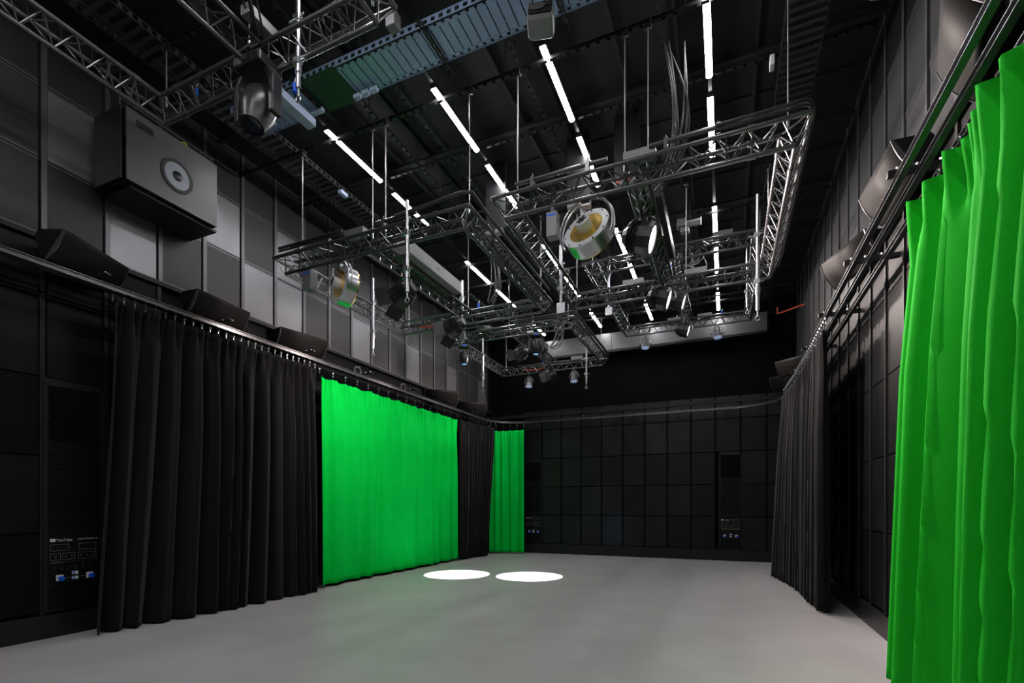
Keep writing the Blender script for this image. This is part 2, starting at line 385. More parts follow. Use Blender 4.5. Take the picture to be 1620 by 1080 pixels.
def frame(lab,x0,x1,y0,y1,zT,xmid=None,loom=None,open_left=False):
    cx,cy=(x0+x1)/2,(y0+y1)/2; t=thing('lighting_truss',lab,'truss',(cx,cy,zT))
    hx,hy=(x1-x0)/2,(y1-y0)/2; w2=2*W
    corners={'near':((-hx,-hy),(hx,-hy)),'right':((hx,-hy),(hx,hy)),'far':((hx,hy),(-hx,hy)),'left':((-hx,hy),(-hx,-hy))}
    for nm,(p,q) in corners.items():
        P0=Vector((*p,0));Q0=Vector((*q,0)); d=(Q0-P0).normalized(); inn=Vector((-d.y,d.x,0))   # inward (ccw loop)
        L=(Q0-P0).length
        b=beam(P0+inn*W+d*W, Q0+inn*W-d*W, W*1.2, W*1.2, posts=(.38,.62,L-w2-.62,L-w2-.38))
        b.tube([P0,Q0],.024,10); b.tube([P0+(inn+d)*w2,Q0+(inn-d)*w2],.024,10)
        dn=Vector((0,0,-H)); b.tube([P0+(inn+d)*W+dn,Q0+(inn-d)*W+dn],.024,10)
        # corner struts
        for (c,dd) in ((P0,d),):
            b.tube([c,c+(inn+dd)*W+dn],.009,5,False); b.tube([c+(inn+dd)*w2,c+(inn+dd)*W+dn],.009,5,False)
            b.tube([c,c+(inn+dd)*w2],.009,5,False)
            b.tube([c+dd*w2,c+(inn+dd)*W+dn],.009,5,False); b.tube([c+inn*w2,c+(inn+dd)*W+dn],.009,5,False)
        for a in (.5,L-.5):
            for off,dz in ((0,0),(w2,0),(W,-H)):
                c=P0+inn*off+d*a+Vector((0,0,dz)); b.tube([c-d*.035,c+d*.035],.031,10)
        b.make('truss_beam','truss',t,smooth=True)
    if xmid is not None:
        xm=xmid-cx; b=beam((xm,-hy+w2,0),(xm,hy-w2,0),.05,.05)
        for o,dz in ((-W,0),(W,0),(0,-H)): b.tube([(xm+o,-hy+w2*(1 if dz==0 else .5),dz),(xm+o,hy-w2*(1 if dz==0 else .5),dz)],.024,10)
        b.make('truss_beam','truss',t,smooth=True)
    if loom:     # heavy cable loom clipped above the outer chords
        pts=[]; off=.03; z=.09; R=.22
        for (x,y) in loom: pts.append((x,y))
        path=[]
        for i,(x,y) in enumerate(pts):
            if 0<i<len(pts)-1:
                a=Vector(pts[i-1]);c=Vector((x,y));e=Vector(pts[i+1]); da=(a-c).normalized();de=(e-c).normalized()
                for k in range(7):
                    u=k/6; q=(c+da*R)*(1-u)**2+2*u*(1-u)*c+(c+de*R)*u*u; path.append((q.x-cx,q.y-cy,z+.03*math.sin(PI*u)))
            else: path.append((x-cx,y-cy,z))
        MB().tube(path,.02,8).make('cable_loom','cord',t,smooth=True)
        MB().tube([(p[0],p[1],p[2]-.045) for p in path],.014,8).make('cable_loom','cord',t,smooth=True)
    return t
zA=5.27
def cl(x,y): return (x,y)
frame('near left square truss frame with gold lamp on its front beam',-6.26,-2.93,5.42,8.62,zA,-4.6,loom=[(-6.1,5.38),(-4.9,5.38)])
frame('near right square truss frame with the larger gold lamp and bright lamps inside',-2.61,.74,5.42,8.72,zA,-.93,loom=[(-.1,5.38),(.78,5.38),(.78,8.5)])
frame('far right square truss frame hung high before the silver bulkhead',-2.62,.68,9.62,13.78,6.36,-.93)
frame('far left square truss frame hung lower near the back corner',-6.42,-3.08,10.58,14.02,5.72,-4.62,loom=[(-4.5,10.54),(-3.04,10.54),(-3.04,13.9)])
frame('big truss frame closest to the camera at upper left',-6.18,-2.86,.45,3.85,6.24,-4.46)
def loomthing(lab,path,r=.02):
    o=MB().tube(path,r,8).make('truss_cable_loom','cord',smooth=True); return tag(o,lab,'cable')
loomthing('thick black cable loom rounding the right corner of the near left truss',[(-4.0,5.37,5.35),(-3.6,5.37,5.37),(-3.25,5.37,5.40),(-3.02,5.39,5.43),(-2.90,5.46,5.44),(-2.88,5.62,5.40),(-2.88,5.9,5.37),(-2.88,8.3,5.36)],.022)
# pipes clamped on trusses
def pipe(lab,a,b,r=.024,m='truss',name='pipe'):
    t=thing(name,lab,'pipe',a); a=Vector(a);b=Vector(b); d=b-a
    MB().tube([(0,0,0),tuple(d)],r,12).make('tube',m,t,smooth=True)
    for u in (.2,.8):
        c=d*u; q=MB().box(-.02,.02,-.03,.03,-.09,.03,c=c); q.tube([c+Vector((0,0,.03)),c+Vector((0,0,.07))],.006,6)
        q.make('clamp','alu' if m=='chrome' else 'truss',t)
    return t
pipe('short black pipe clamped along the top left of the near left truss',(-5.9,5.42,5.36),(-5.0,5.42,5.36))
pipe('short black pipe clamped near the middle of the near left truss',(-4.35,5.42,5.36),(-3.7,5.42,5.36))
pipe('black pipe clamped along the left end of the near right truss',(-2.3,5.42,5.36),(-1.2,5.42,5.36))
pipe('black pipe with end cap over the middle of the near right truss',(-.75,5.42,5.37),(.1,5.42,5.37))
pipe('short black pipe on the front beam of the far left truss',(-6.1,10.58,5.82),(-5.3,10.58,5.82))
pipe('longer black pipe on the front beam of the far left truss',(-4.6,10.58,5.82),(-3.9,10.58,5.82))
for c,l in (((-4.75,5.5,5.33),'near left truss, beside the middle cable pair'),((-.86,5.5,5.33),'near right truss, below the cable pair'),
            ((-.45,8.6,5.33),'far side of the near right truss'),((-1.45,8.6,5.33),'back left half of the near right truss'),((-.05,9.72,6.42),'front beam of the far right truss'),
            ((-1.25,13.7,6.42),'back beam of the far right truss, left half'),((-.5,13.7,6.42),'back beam of the far right truss, right half'),
            ((-5.35,10.68,5.78),'front beam of the far left truss'),((-3.95,13.9,5.78),'back beam of the far left truss')):
    t=thing('junction_box','flat grey junction box on the %s'%l,'junction box',c,group=None)
    MB().box(-.17,.17,-.07,.07,-.03,.06).make('box','greyp',t,bevel=.006); MB().tube([(.17,0,.0),(.24,0,.02),(.26,0,-.05)],.01,6).make('plug','cord',t,smooth=True)
sbox('hoist_plate','flat grey box on the mid beam joint of the closest truss','box',(-4.25,3.52,6.33),(.12,.34,.10),'greyp')
# ---------------- suspension cables ----------------
def cable(lab,x,y,z0,z1=6.84,dx=0):
    t=thing('suspension_cable',lab,'steel cable',(x,y,z0),group='steel cables holding the trusses')
    MB().tube([(0,0,.02),(0,0,z1-z0-.08)],.0075,6).make('wire','cable',t,smooth=True)
    b=MB().lathe([(.0,-.035),(.05,-.035),(.035,0),(.05,.035),(0,.035)],16,(1,0,0),(0,0,z1-z0-.05)); b.make('pulley','blackm',t,smooth=True)
    MB().box(-.045,.045,-.012,.012,z1-z0-.06,z1-z0).make('hanger','blackm',t)
    q=MB().tube([(0,0,-.06),(0,0,.06)],.016,8); q.make('turnbuckle','alu',t,smooth=True)
    return t
fr={'near left truss':[(-5.80,5.54,'left corner of front beam'),(-4.50,5.54,'left of the pair at mid front'),(-4.28,5.54,'right of the pair at mid front'),(-2.98,5.54,'right corner of front beam'),(-5.98,8.5,'back left corner'),(-4.6,8.5,'back middle'),(-3.1,8.5,'back right corner')],
 'near right truss':[(-2.32,5.54,'left corner of front beam'),(-1.03,5.54,'left of the pair at mid front'),(-.78,5.54,'right of the pair at mid front'),(.56,5.54,'right corner of front beam'),(-2.45,8.6,'back left corner'),(-.60,8.6,'back beam right of centre'),(.6,8.6,'back right corner')]}
for k,l in fr.items():
    for x,y,d in l: cable('thin steel cable from ceiling to %s, %s'%(k,d),x,y,5.30)
for x,y,d in ((-6.2,10.7,'front left'),(-4.7,10.7,'front middle'),(-3.25,10.7,'front right'),(-6.2,13.9,'back left'),(-3.25,13.9,'back right')): cable('thin steel cable from ceiling to far left truss, %s'%d,x,y,5.75)
for x,y,d in ((-2.45,9.74,'front left'),(-1.1,9.74,'front middle'),(.55,9.74,'front right'),(-2.45,13.6,'back left'),(.55,13.6,'back right')): cable('thin steel cable from ceiling to far right truss, %s'%d,x,y,6.39)
for x,y,d in ((-6.02,3.72,'corner nearest the left wall'),(-4.5,3.6,'mid beam joint'),(-3.02,3.72,'corner over the tray')): cable('thin steel cable from ceiling to closest truss, %s'%d,x,y,6.27,6.95)

# ---------------- poles ----------------
def pole(lab,x,y,z0,z1,hook=True,plate=False):
    t=thing('hanging_pole',lab,'pole',(x,y,z1))
    L=z1-z0; MB().tube([(0,0,-L),(0,0,0)],.024,14).make('tube','chrome',t,smooth=True)
    MB().tube([(0,0,-L*.86),(0,0,-L*.8)],.034,12).make('collar','alu',t,smooth=True)
    b=MB(); b.box(-.05,.03,-.03,.03,-L*.35-.03,-L*.35+.03); b.tube([(-.05,0,-L*.35),(-.12,0,-L*.35)],.012,8); b.tube([(.02,0,-L*.35),(.07,.0,-L*.35+.03)],.01,8)
    b.make('clamp','alu',t,bevel=.004)
    b=MB(); b.box(-.05,.03,-.03,.03,-L*.75-.03,-L*.75+.03); b.tube([(-.04,0,-L*.75),(.08,0,-L*.75)],.01,8); b.make('clamp','alu',t,bevel=.004)
    if hook:
        MB().tube([(0,0,-L),(0,0,-L-.08)],.008,8).make('spigot','chrome',t,smooth=True)
        MB().tube([(.03*math.cos(a),0,-L-.11+.03*math.sin(a)) for a in [2*PI*i/14 for i in range(14)]],.007,6,closed=True).make('eye_ring','chrome',t,smooth=True)
    if plate:
        MB().box(-.07,.07,-.015,.015,-L-.16,-L).make('end_plate','alu',t,bevel=.01)
    return t
pole('thick chrome pole clamped to the closest truss with an eye ring below',-3.93,3.70,5.72,6.80)
pole('chrome pole with eye ring hanging on the near left truss front beam',-3.80,5.36,4.32,5.50)
pole('chrome pole hanging on the left side beam beside the left wall',-6.02,7.42,4.45,5.76,True)
pole('chrome pole with a pale end plate at the back of the near left truss',-4.80,8.62,4.98,6.0,False,True)
pole('slender chrome pole at the front of the far left truss',-5.37,10.66,4.40,5.56)
pole('slender chrome pole with knob at the right side of the far left truss',-3.23,12.2,4.62,5.56)
pole('tall chrome pole clamped inside the right beam of the near right truss',.42,7.95,4.35,6.02)
pole('chrome pole on the left side beam of the near right truss',-2.40,7.5,4.75,5.66,False,True)
pole('chrome pole standing in the left corner of the far right truss',-2.15,9.85,5.5,6.5,False,True)
pole('chrome pole on the right beam of the far right truss behind the taller one',.40,11.2,5.6,6.9,True)

# ---------------- lamps ----------------
def basis(n):
    return Vector((0,0,1)).rotation_difference(Vector(n).normalized()).to_euler()
def gold_lamp(lab,c,n,R,ztop):
    t=thing('reflector_lamp',lab,'stage lamp',c)
    e=basis(n); q=e.to_matrix()
    def mk(prof,name,m,k=40,par=t,closed=False):
        return MB().lathe(prof,k,(0,0,1),(0,0,0),closed).make(name,m,par,smooth=True,rot=e if par is t else None)
    mk([(R,-.0),(R,-.6*R),(R*.985,-.6*R),(R*.985,-.004)],'drum','alu',48,closed=True)
    ring=mk([(R*1.0,0),(R*1.0,.012),(R*.73,.012),(R*.73,0)],'front_ring','ringw',48,closed=True)
    sc=MB()
    for k in range(10):
        a=2*PI*k/10; sc.lathe([(0,.02),(.01,.018),(.01,.01)],8,(0,0,1),(R*.93*math.cos(a),R*.93*math.sin(a),0))
    sc.make('screws','blackm',ring)
    bowl=[(R*.73,.01)]+[(R*.73*math.cos(a),-R*.55*math.sin(a)) for a in [PI/2*i/10 for i in range(1,10)]]+[(.01,-R*.55)]
    mk(bowl,'gold_bowl','gold',48)
    mk([(R*.985,-.6*R),(R*.96,-.6*R-.02),(0,-.6*R-.02)],'back_plate','gold')
    can=mk([(0,-R*.15),(R*.30,-R*.15),(R*.30,R*.43),(R*.28,R*.45),(R*.22,R*.45),(R*.22,R*.42),(0,R*.42)],'centre_can','ringw',36)
    fb=MB()
    for k in range(6):
        a=2*PI*k/6; fb.box(.02,R*.22,-.012,.012,0,.004,rot=Matrix.Rotation(a,3,'Z'),c=(0,0,R*.43))
    fb.lathe([(0,R*.45),(.02,R*.45),(.02,R*.42)],12); fb.make('fan','blackm',can)
    # support arm of the can
    MB().box(-.016,.016,R*.28,R*.98,R*.30,R*.40).box(-.016,.016,R*.86,R*.98,.01,R*.40).make('can_arm','ringw',t,rot=e)
    # double arch yoke in the plane facing the viewer
    for off in (-.02,.035):
        pts=[]
        for i in range(25):
            a=math.radians(-15+i*(215-(-15))/24-10)
            pts.append((R*1.2*math.cos(a),off+.0,R*1.2*math.sin(a)))
        MB().tube(pts,.011,8).make('yoke_arch','alu',t,smooth=True,rot=(0,0,math.atan2(n[1],n[0])+PI/2))
    b=MB().box(-.03,.03,-.03,.03,R*1.15,ztop-c[2]-.02); b.make('hanger','truss',t)
    MB().box(-.05,.05,-.05,.05,ztop-c[2]-.06,ztop-c[2]+.03).make('clamp','alu',t,bevel=.006)
    return t
gold_lamp('larger gold-lined round lamp with silver drum under the near right truss',(-1.49,5.62,4.76),(-.22,-.86,.40),.285,5.06)
gold_lamp('smaller-looking gold-lined round lamp hanging left on the near left truss',(-5.23,5.70,4.80),(-.38,-.86,.10),.275,5.06)
def ballast(lab,c,s):
    t=thing('ballast_box',lab,'power supply',c)
    MB().box(-s[0]/2,s[0]/2,-s[1]/2,s[1]/2,-s[2]/2,s[2]/2).make('case','greyp',t,bevel=.008)
    MB().box(-s[0]/2+.01,s[0]/2-.01,-s[1]/2-.003,-s[1]/2,s[2]*.32,s[2]*.4).make('label_strip','blue',t)
    MB().box(-.02,.02,-.02,.02,s[2]/2,s[2]/2+.07).make('hook','truss',t)
ballast('grey upright ballast box hanging left of the larger gold lamp',(-1.87,5.54,4.83),(.13,.12,.29))
ballast('dark grey ballast box hanging left of the left gold lamp',(-5.66,5.55,4.86),(.16,.14,.28))
def moving_head(lab,c,yaw,tilt,s=1,lens='glass',ztop=None,lampon=None):
    """c: yoke pivot; base above"""
    t=thing('moving_head',lab,'stage lamp',c,(0,0,yaw))
    top=.30*s
    MB().box(-.16*s,.16*s,-.13*s,.13*s,top,top+.10*s).make('base','plast',t,bevel=.02*s)
    MB().box(-.06*s,.06*s,-.135*s,-.125*s,top+.03*s,top+.07*s).make('display','plast' if lens=='glass' else 'blue',t)
    for sx in (-1,1):
        b=MB().prism([(sx*.20*s-.025*s,-.10*s),(sx*.20*s+.025*s,-.10*s),(sx*.20*s+.03*s,.22*s),(sx*.14*s+.03*s,top),(sx*.14*s-.03*s,top),(sx*.20*s-.03*s,.18*s)],-.055*s,.055*s)
        b.make('yoke_arm','plast',t,bevel=.012*s)
    h=MB().lathe([(0,-.20*s),(.09*s,-.19*s),(.13*s,-.13*s),(.15*s,-.02*s),(.14*s,.08*s),(.11*s,.17*s),(.10*s,.20*s),(.085*s,.20*s),(.085*s,.185*s),(0,.185*s)],28).make('head','plast',t,smooth=True,rot=(PI-tilt,0,0))
    MB().lathe([(0,.19*s),(.06*s,.19*s),(.084*s,.18*s)],24).make('lens',lens,h,smooth=True)
    MB().box(-.05*s,.05*s,-.155*s,-.14*s,-.03*s,.0).make('label_plate','white',h)
    if lens=='glass': MB().box(.06*s,.12*s,-.128*s,-.10*s,-.10*s,-.05*s).make('yellow_label','yellow',h)
    if ztop is not None: MB().box(-.05*s,.05*s,-.03*s,.03*s,top+.10*s,ztop-c[2]).make('clamp','alu',t)
    return t
moving_head('large black moving head with yellow mark under the closest truss',(-4.40,3.62,5.60),.05,.30,1.15,'glass',6.04)
moving_head('black moving head shining down near the back left corner of the far left truss',(-5.90,10.70,5.16),.5,.0,.8,'lensb',5.50)
moving_head('black moving head with blue glow under the middle of the far left truss',(-4.02,10.70,5.18),.4,.0,.8,'lensb',5.50)
def wash(lab,c,d,s=1,lit=True,ztop=None,door=False):
    t=thing('wash_light',lab,'stage lamp',c); e=basis(d)
    hd=MB().lathe([(0,-.20*s),(.06*s,-.20*s),(.10*s,-.15*s),(.15*s,-.04*s),(.16*s,.06*s),(.155*s,.10*s),(.125*s,.10*s),(.125*s,.085*s),(0,.085*s)],10).make('housing','plast',t,rot=e,bevel=.004)
    MB().lathe([(0,.095*s),(.07*s,.093*s),(.124*s,.086*s)],28).make('lens','lens' if lit else 'glass',hd,smooth=True)
    fin=MB()
    for k in range(4): fin.lathe([(.105*s,-.14*s+k*.03*s),(.165*s*(.75+k*.07),-.14*s+k*.03*s),(.165*s*(.75+k*.07),-.135*s+k*.03*s),(.105*s,-.135*s+k*.03*s)],20,closed=True)
    fin.make('cooling_fins','blackm',hd)
    q=e.to_matrix(); ax=q@Vector((1,0,0)); ax.z=0; ax.normalize()
    pts=[]
    for i in range(13):
        a=PI*i/12; pts.append(tuple(ax*(.19*s*math.cos(a))+Vector((0,0,.22*s*math.sin(a)))))
    MB().tube(pts,.010,8).make('yoke','truss',t,smooth=True)
    zt=(ztop-c[2]) if ztop else .3
    MB().box(-.02,.02,-.02,.02,.2*s,zt).make('clamp','truss',t)
    if door:
        for sg in (-1,1):
            MB().box(-.13*s,.13*s,0,.004,0,.17*s).make('barn_door','blackm',hd,loc=(0,sg*.13*s,.10*s),rot=(-sg*.5,0,0))
            MB().box(0,.004,-.13*s,.13*s,0,.17*s).make('barn_door','blackm',hd,loc=(sg*.13*s,0,.10*s),rot=(0,sg*.5,0))
    return t
WD=Vector((.95,.0,-.32))
wash('large lit lamp facing right under the middle of the near right truss',(-.93,6.18,4.80),(.95,.02,-.30),1.25,True,5.06)
wash('lit lamp facing right at the back of the near right truss',(-.93,8.15,4.82),(.95,.05,-.30),1.15,True,5.06)
wash('lit lamp facing right under the middle beam of the far right truss',(-.93,11.1,5.88),(.95,.05,-.30),1.15,True,6.15)
wash('small lit lamp facing right at the back of the far right truss',(-.93,12.7,5.80),(.95,.05,-.30),1.1,True,6.15)
wash('barn-door lamp seen from behind under the middle beam of the near left truss',(-4.60,6.35,4.80),(-.95,.05,-.34),1.2,True,5.05,True)
wash('barn-door lamp seen from behind at the back of the near left truss',(-4.60,7.95,4.82),(-.95,.1,-.34),1.15,True,5.05,True)
wash('barn-door lamp seen from behind under the middle beam of the far left truss',(-4.62,11.2,5.24),(-.95,.05,-.34),1.05,True,5.5,True)
wash('barn-door lamp seen from behind below the back of the far left truss',(-4.62,13.4,5.24),(-.95,-.1,-.34),1.0,True,5.5,True)
def fresnel(lab,c,d,ztop,m='ledspot'):
    t=thing('fresnel_lamp',lab,'stage lamp',c); e=basis(d)
    hd=MB().lathe([(0,-.17),(.05,-.17),(.075,-.14),(.08,-.02),(.10,.02),(.11,.12),(.105,.12),(.10,.10),(0,.10)],24).make('barrel','greyp',t,smooth=True,rot=e)
    MB().lathe([(0,.108),(.06,.106),(.10,.101)],24).make('lens',m,hd,smooth=True)
    MB().tube([(.135*math.cos(PI*i/12),0,.20*math.sin(PI*i/12)) for i in range(13)],.009,8).make('yoke','alu',t,smooth=True)
    for sx in (-1,1): MB().lathe([(0,-.01),(.022,-.01),(.022,.03),(0,.03)],12,(sx,0,0),(sx*.12,0,0)).make('knob','blackm',t,smooth=True)
    MB().box(-.02,.02,-.02,.02,.19,ztop-c[2]).make('clamp','truss',t)
fresnel('small silver fresnel hanging at the back left of the far right truss',(-1.99,13.66,5.88),(.0,-.25,-1),6.14)
fresnel('small silver fresnel hanging at the back right of the far right truss',(-.20,13.66,5.92),(.1,-.25,-1),6.14)
fresnel('small silver fresnel hanging at the back left of the far left truss',(-5.45,13.90,5.22),(.0,-.2,-1),5.50)
fresnel('small silver fresnel hanging at the back right of the far left truss',(-4.05,13.90,5.24),(.1,-.25,-1),5.50)
t=thing('winch_motor','pale cylindrical motor hanging from the ceiling behind the near right truss','motor',(-.60,9.3,6.55))
MB().tube([(-.05,0,.0),(.2,0,.0)],.075,20).make('drum','alu',t,smooth=True); MB().box(-.2,-.05,-.08,.08,-.07,.07).make('gearbox','greyp',t,bevel=.01)
MB().box(-.14,.0,-.06,.06,-.17,-.08).make('control_box','greyp',t,bevel=.01); MB().box(-.02,.02,-.02,.02,.06,.69).make('hanger','blackm',t)
for i,(c,l) in enumerate((((-2.1,7.4,6.15),'above the left beam of the near right truss'),((-3.55,7.5,6.1),'above the near left truss'),((-1.35,7.3,6.25),'behind the gold lamp'))):
    t=thing('winch_drum','twin pale cylinders of a ceiling winch %s'%l,'motor',c)
    for k in (0,1): MB().tube([(k*.17-.15,0,0),(k*.17-.02,0,0)],.055,16).make('cylinder','greyp',t,smooth=True)
    MB().box(-.16,.2,-.02,.02,.05,7.24-c[2]).make('hanger','blackm',t)
# long grey cases resting on the middle beams
def case(lab,x0,x1,y0,y1,z0,z1,m='greyp'):
    t=thing('long_case',lab,'equipment box',((x0+x1)/2,(y0+y1)/2,z0)); hx,hy=(x1-x0)/2,(y1-y0)/2
    MB().box(-hx,hx,-hy,hy,0,z1-z0).make('case',m,t,bevel=.008)
    MB().lathe([(0,.002),(.02,.002),(.02,0)],12,(1,0,0),(hx,0,(z1-z0)*.5)).make('latch','blackm',t)
    for s in (-1,1): MB().box(hx-.0,hx+.004,s*hy-.02*s-.01,s*hy-.02*s+.01,0,z1-z0).make('end_strip','alu',t)
case('long grey case lying along the middle beam of the near left truss',-4.62,-4.31,6.15,7.72,5.30,5.50)
case('long dark case along the middle beam of the near right truss',-1.0,-.72,6.25,7.9,5.30,5.48,'plast')
case('long dark case along the middle beam of the far left truss',-4.7,-4.45,11.2,12.8,5.75,5.93,'plast')
def bundle(lab,paths,r=.012,m='cord'):
    t=thing('cable_bundle',lab,'cable',paths[0][0])
    o=Vector(paths[0][0])
    for p in paths: MB().tube([Vector(q)-o for q in p],r,6).make('cable',m,t,smooth=True)
    return t
def sag(a,b,d,n=10,off=(0,0)):
    a=Vector(a);b=Vector(b); return [tuple(a.lerp(b,i/n)+Vector((off[0]*math.sin(PI*i/n),off[1]*math.sin(PI*i/n),-d*math.sin(PI*i/n)))) for i in range(n+1)]
R3=random.Random(11)
for lab,a,b in (('cable bundle looping down into the near left truss',(-4.25,8.6,6.85),(-4.0,8.3,5.30)),
                ('cable bundle looping down onto the near right truss middle beam',(-.55,6.0,6.85),(-.75,6.1,5.30)),
                ('cable bundle looping down onto the far right truss',(-.6,11.0,6.85),(-.8,10.6,6.4)),
                ('cable bundle looping down onto the far left truss',(-4.25,12.9,6.85),(-4.3,12.6,5.75)),
                ('cable bundle looping into the middle joint of the closest truss',(-3.9,2.2,6.95),(-4.3,3.5,6.26))):
    bundle(lab,[sag((a[0]+R3.uniform(-.12,.12),a[1]+R3.uniform(-.1,.1),a[2]),(b[0]+R3.uniform(-.05,.05),b[1]+R3.uniform(-.1,.1),b[2]),R3.uniform(.0,.35),12,(R3.uniform(.05,.3),0)) for _ in range(7)],.011)
for lab,x0,x1,y,z in (('slack cables inside the front beam of the closest truss',-5.9,-3.1,3.73,6.17),('slack cables inside the front beam of the near left truss',-6.0,-3.1,5.54,5.2),
                    ('slack cables inside the back beam of the near left truss',-6.0,-3.1,8.5,5.2),('slack cables inside the back beam of the near right truss',-2.4,.6,8.6,5.2),('slack cables inside the front beam of the far left truss',-6.2,-3.2,10.7,5.65)):
    bundle(lab,[sag((x0,y+R3.uniform(-.05,.05),z+.02),((x0+x1)/2+R3.uniform(-.4,.4),y,z),R3.uniform(.02,.08),10) for _ in range(3)]+[sag(((x0+x1)/2,y,z),(x1,y+.03,z),R3.uniform(.02,.08),10) for _ in range(3)],.010)
for lab,x,y0,y1,z in (('slack cables inside the middle beam of the closest truss',-4.46,1.2,3.6,6.17),('slack cables inside the middle beam of the near left truss',-4.6,5.7,8.4,5.2),('slack cables inside the right beam of the near left truss',-3.05,5.7,8.4,5.2),('slack cables inside the middle beam of the near right truss',-.93,5.7,8.4,5.2)):
    bundle(lab,[sag((x+R3.uniform(-.06,.06),y0,z+.03),(x+R3.uniform(-.05,.05),y1,z),R3.uniform(.01,.06),12,(R3.uniform(-.05,.05),0)) for _ in range(5)],.010)
def plugs(c,lab,m):
    t=thing('cable_connector',lab,'connector',c); MB().tube([(0,0,0),(0,.0,.09)],.022,12).make('shell',m,t,smooth=True); MB().tube([(0,0,.09),(.02,0,.14)],.01,8).make('boot','white',t,smooth=True)
for c,lab,m in (((-1.2,13.7,6.40),'blue plug standing on the back beam of the far right truss, left','blue'),((-.1,13.7,6.40),'blue plug standing on the back beam of the far right truss, right','blue'),
                ((-5.0,13.9,5.75),'blue plug on the back beam of the far left truss','blue'),((-.82,8.3,5.30),'blue plug at the middle beam end of the near right truss','blue'),
                ((-4.35,8.45,5.32),'blue plug where beams meet in the near left truss','blue'),((-.5,9.67,6.70),'blue hook on the ceiling behind the near right truss','blue'),
                ((-1.45,7.24,6.22),'red plug on the winch behind the gold lamp, left','red'),((-1.30,7.24,6.22),'red plug on the winch behind the gold lamp, right','red'),
                ((-6.20,4.2,6.77),'small blue light under the left tray','blue'),((-4.02,3.74,5.74),'blue clamp at the foot of the thick chrome pole','blue')): plugs(c,lab,m)
o=MB().tube(sag((-5.7,8.45,5.15),(-4.9,8.45,5.16),.03,8),.012,6).make('red_cable','red',smooth=True); tag(o,'red cable lying in the back beam of the near left truss','cable')
o=MB().tube(sag((-5.6,13.85,5.62),(-4.9,13.85,5.62),.03,8),.012,6).make('red_cable','red',smooth=True); tag(o,'red cable lying in the back beam of the far left truss','cable')
o=MB().tube([(1.15,13.6,6.35),(1.15,13.6,6.2),(1.25,13.4,6.15),(1.45,13.2,6.14),(1.66,13.1,6.16)],.018,8).make('red_hose','orange',smooth=True); tag(o,'orange-red hose bent out of the dark by the right back corner','hose')

# silver bulkhead by back wall
t=thing('projection_screen_housing','long silver housing high across the back wall','screen housing',(-2.1,14.85,6.18))
for k in range(3):
    MB().box(-3.1+k*2.07,-3.1+(k+1)*2.07-.006,-.12,.14,0,.5).make('housing_section','silver',t,bevel=.004)
MB().box(-3.1,3.1,-.10,.12,-.05,0).make('screen_slot','blackm',t); MB().box(-3.14,3.16,.0,.17,-.02,.55).make('mounting_plate','blackm',t)

# ---------------- speakers ----------------
def wall_speaker(lab,side,y,zt,wd=.92):
    s=1 if side=='R' else -1
    yaw=math.atan((y-5.6)/4.2)*.85
    xc=(1.47 if side=='R' else -7.0)
    t=thing('wall_speaker',lab,'speaker',(xc,y,zt-.17),(0,0,s*yaw))
    # profile in x(outward toward wall +)*s , z ; front face tilts down
    pr=[(-.13,.17),(.08,-.16),(.14,-.13),(.20,.10),(.16,.17)]
    P2=[(s*a,b) for a,b in pr]
    if s<0: P2=P2[::-1]
    MB().prism(P2,-wd/2,wd/2).make('cabinet','cab',t,bevel=.012)
    # curved grille
    g=MB(); n=8; vs=[];fs=[]
    a0=Vector((-.13,.17));a1=Vector((.08,-.16)); nn=Vector((-.843,-.538))
    for i in range(n+1):
        u=i/n; p=a0.lerp(a1,u)+nn*(.012+.030*math.sin(PI*u))
        for yy in (-wd/2+.012,wd/2-.012): vs.append((s*p.x,yy,p.y))
    fs=[(2*i,2*i+1,2*i+3,2*i+2) for i in range(n)]
    m=len(vs); base=[]
    for i in (0,n):
        u=i/n; p=a0.lerp(a1,u)
        for yy in (-wd/2+.012,wd/2-.012): vs.append((s*p.x,yy,p.y))
    fs+=[(0,2,2*n,m,)][:0]
    g.add(vs,fs); go=g.make('grille','grille',t,smooth=True)
    md=go.modifiers.new('thick','SOLIDIFY'); md.thickness=.008
    for yy in (-wd/2,wd/2-.012):
        b=MB(); poly=[tuple(a0)]+[tuple(a0.lerp(a1,i/n)+nn*(.018+.030*math.sin(PI*i/n))) for i in range(n+1)]+[tuple(a1)]
        b.prism([(s*a,c) for a,c in poly],yy,yy+.012); b.make('end_cheek','mull',t)
    MB().box(min(s*.14,s*.19),max(s*.14,s*.19),-.08,.08,-.03,.10).make('wall_bracket','blackm',t)
    return t
for y,l in ((3.42,'closest to the camera'),(5.08,'second from the camera'),(6.66,'above the join of black and green curtains'),(11.4,'above the far end of the green curtain'),(13.1,'above the far black curtain')):
    wall_speaker('black grille speaker under the left wall ledge, %s'%l,'L',y,4.60)
for y,l in ((1.0,'level with the camera'),(2.7,'nearly overhead'),(4.22,'at the top right of the view'),(5.88,'second down from the top, tilted down'),(7.50,'third down, just above the rails crossing'),(12.6,'first of the two beyond the black curtain'),(14.1,'last one beside the back wall')):
    wall_speaker('black grille speaker high on the right wall, %s'%l,'R',y,4.82)
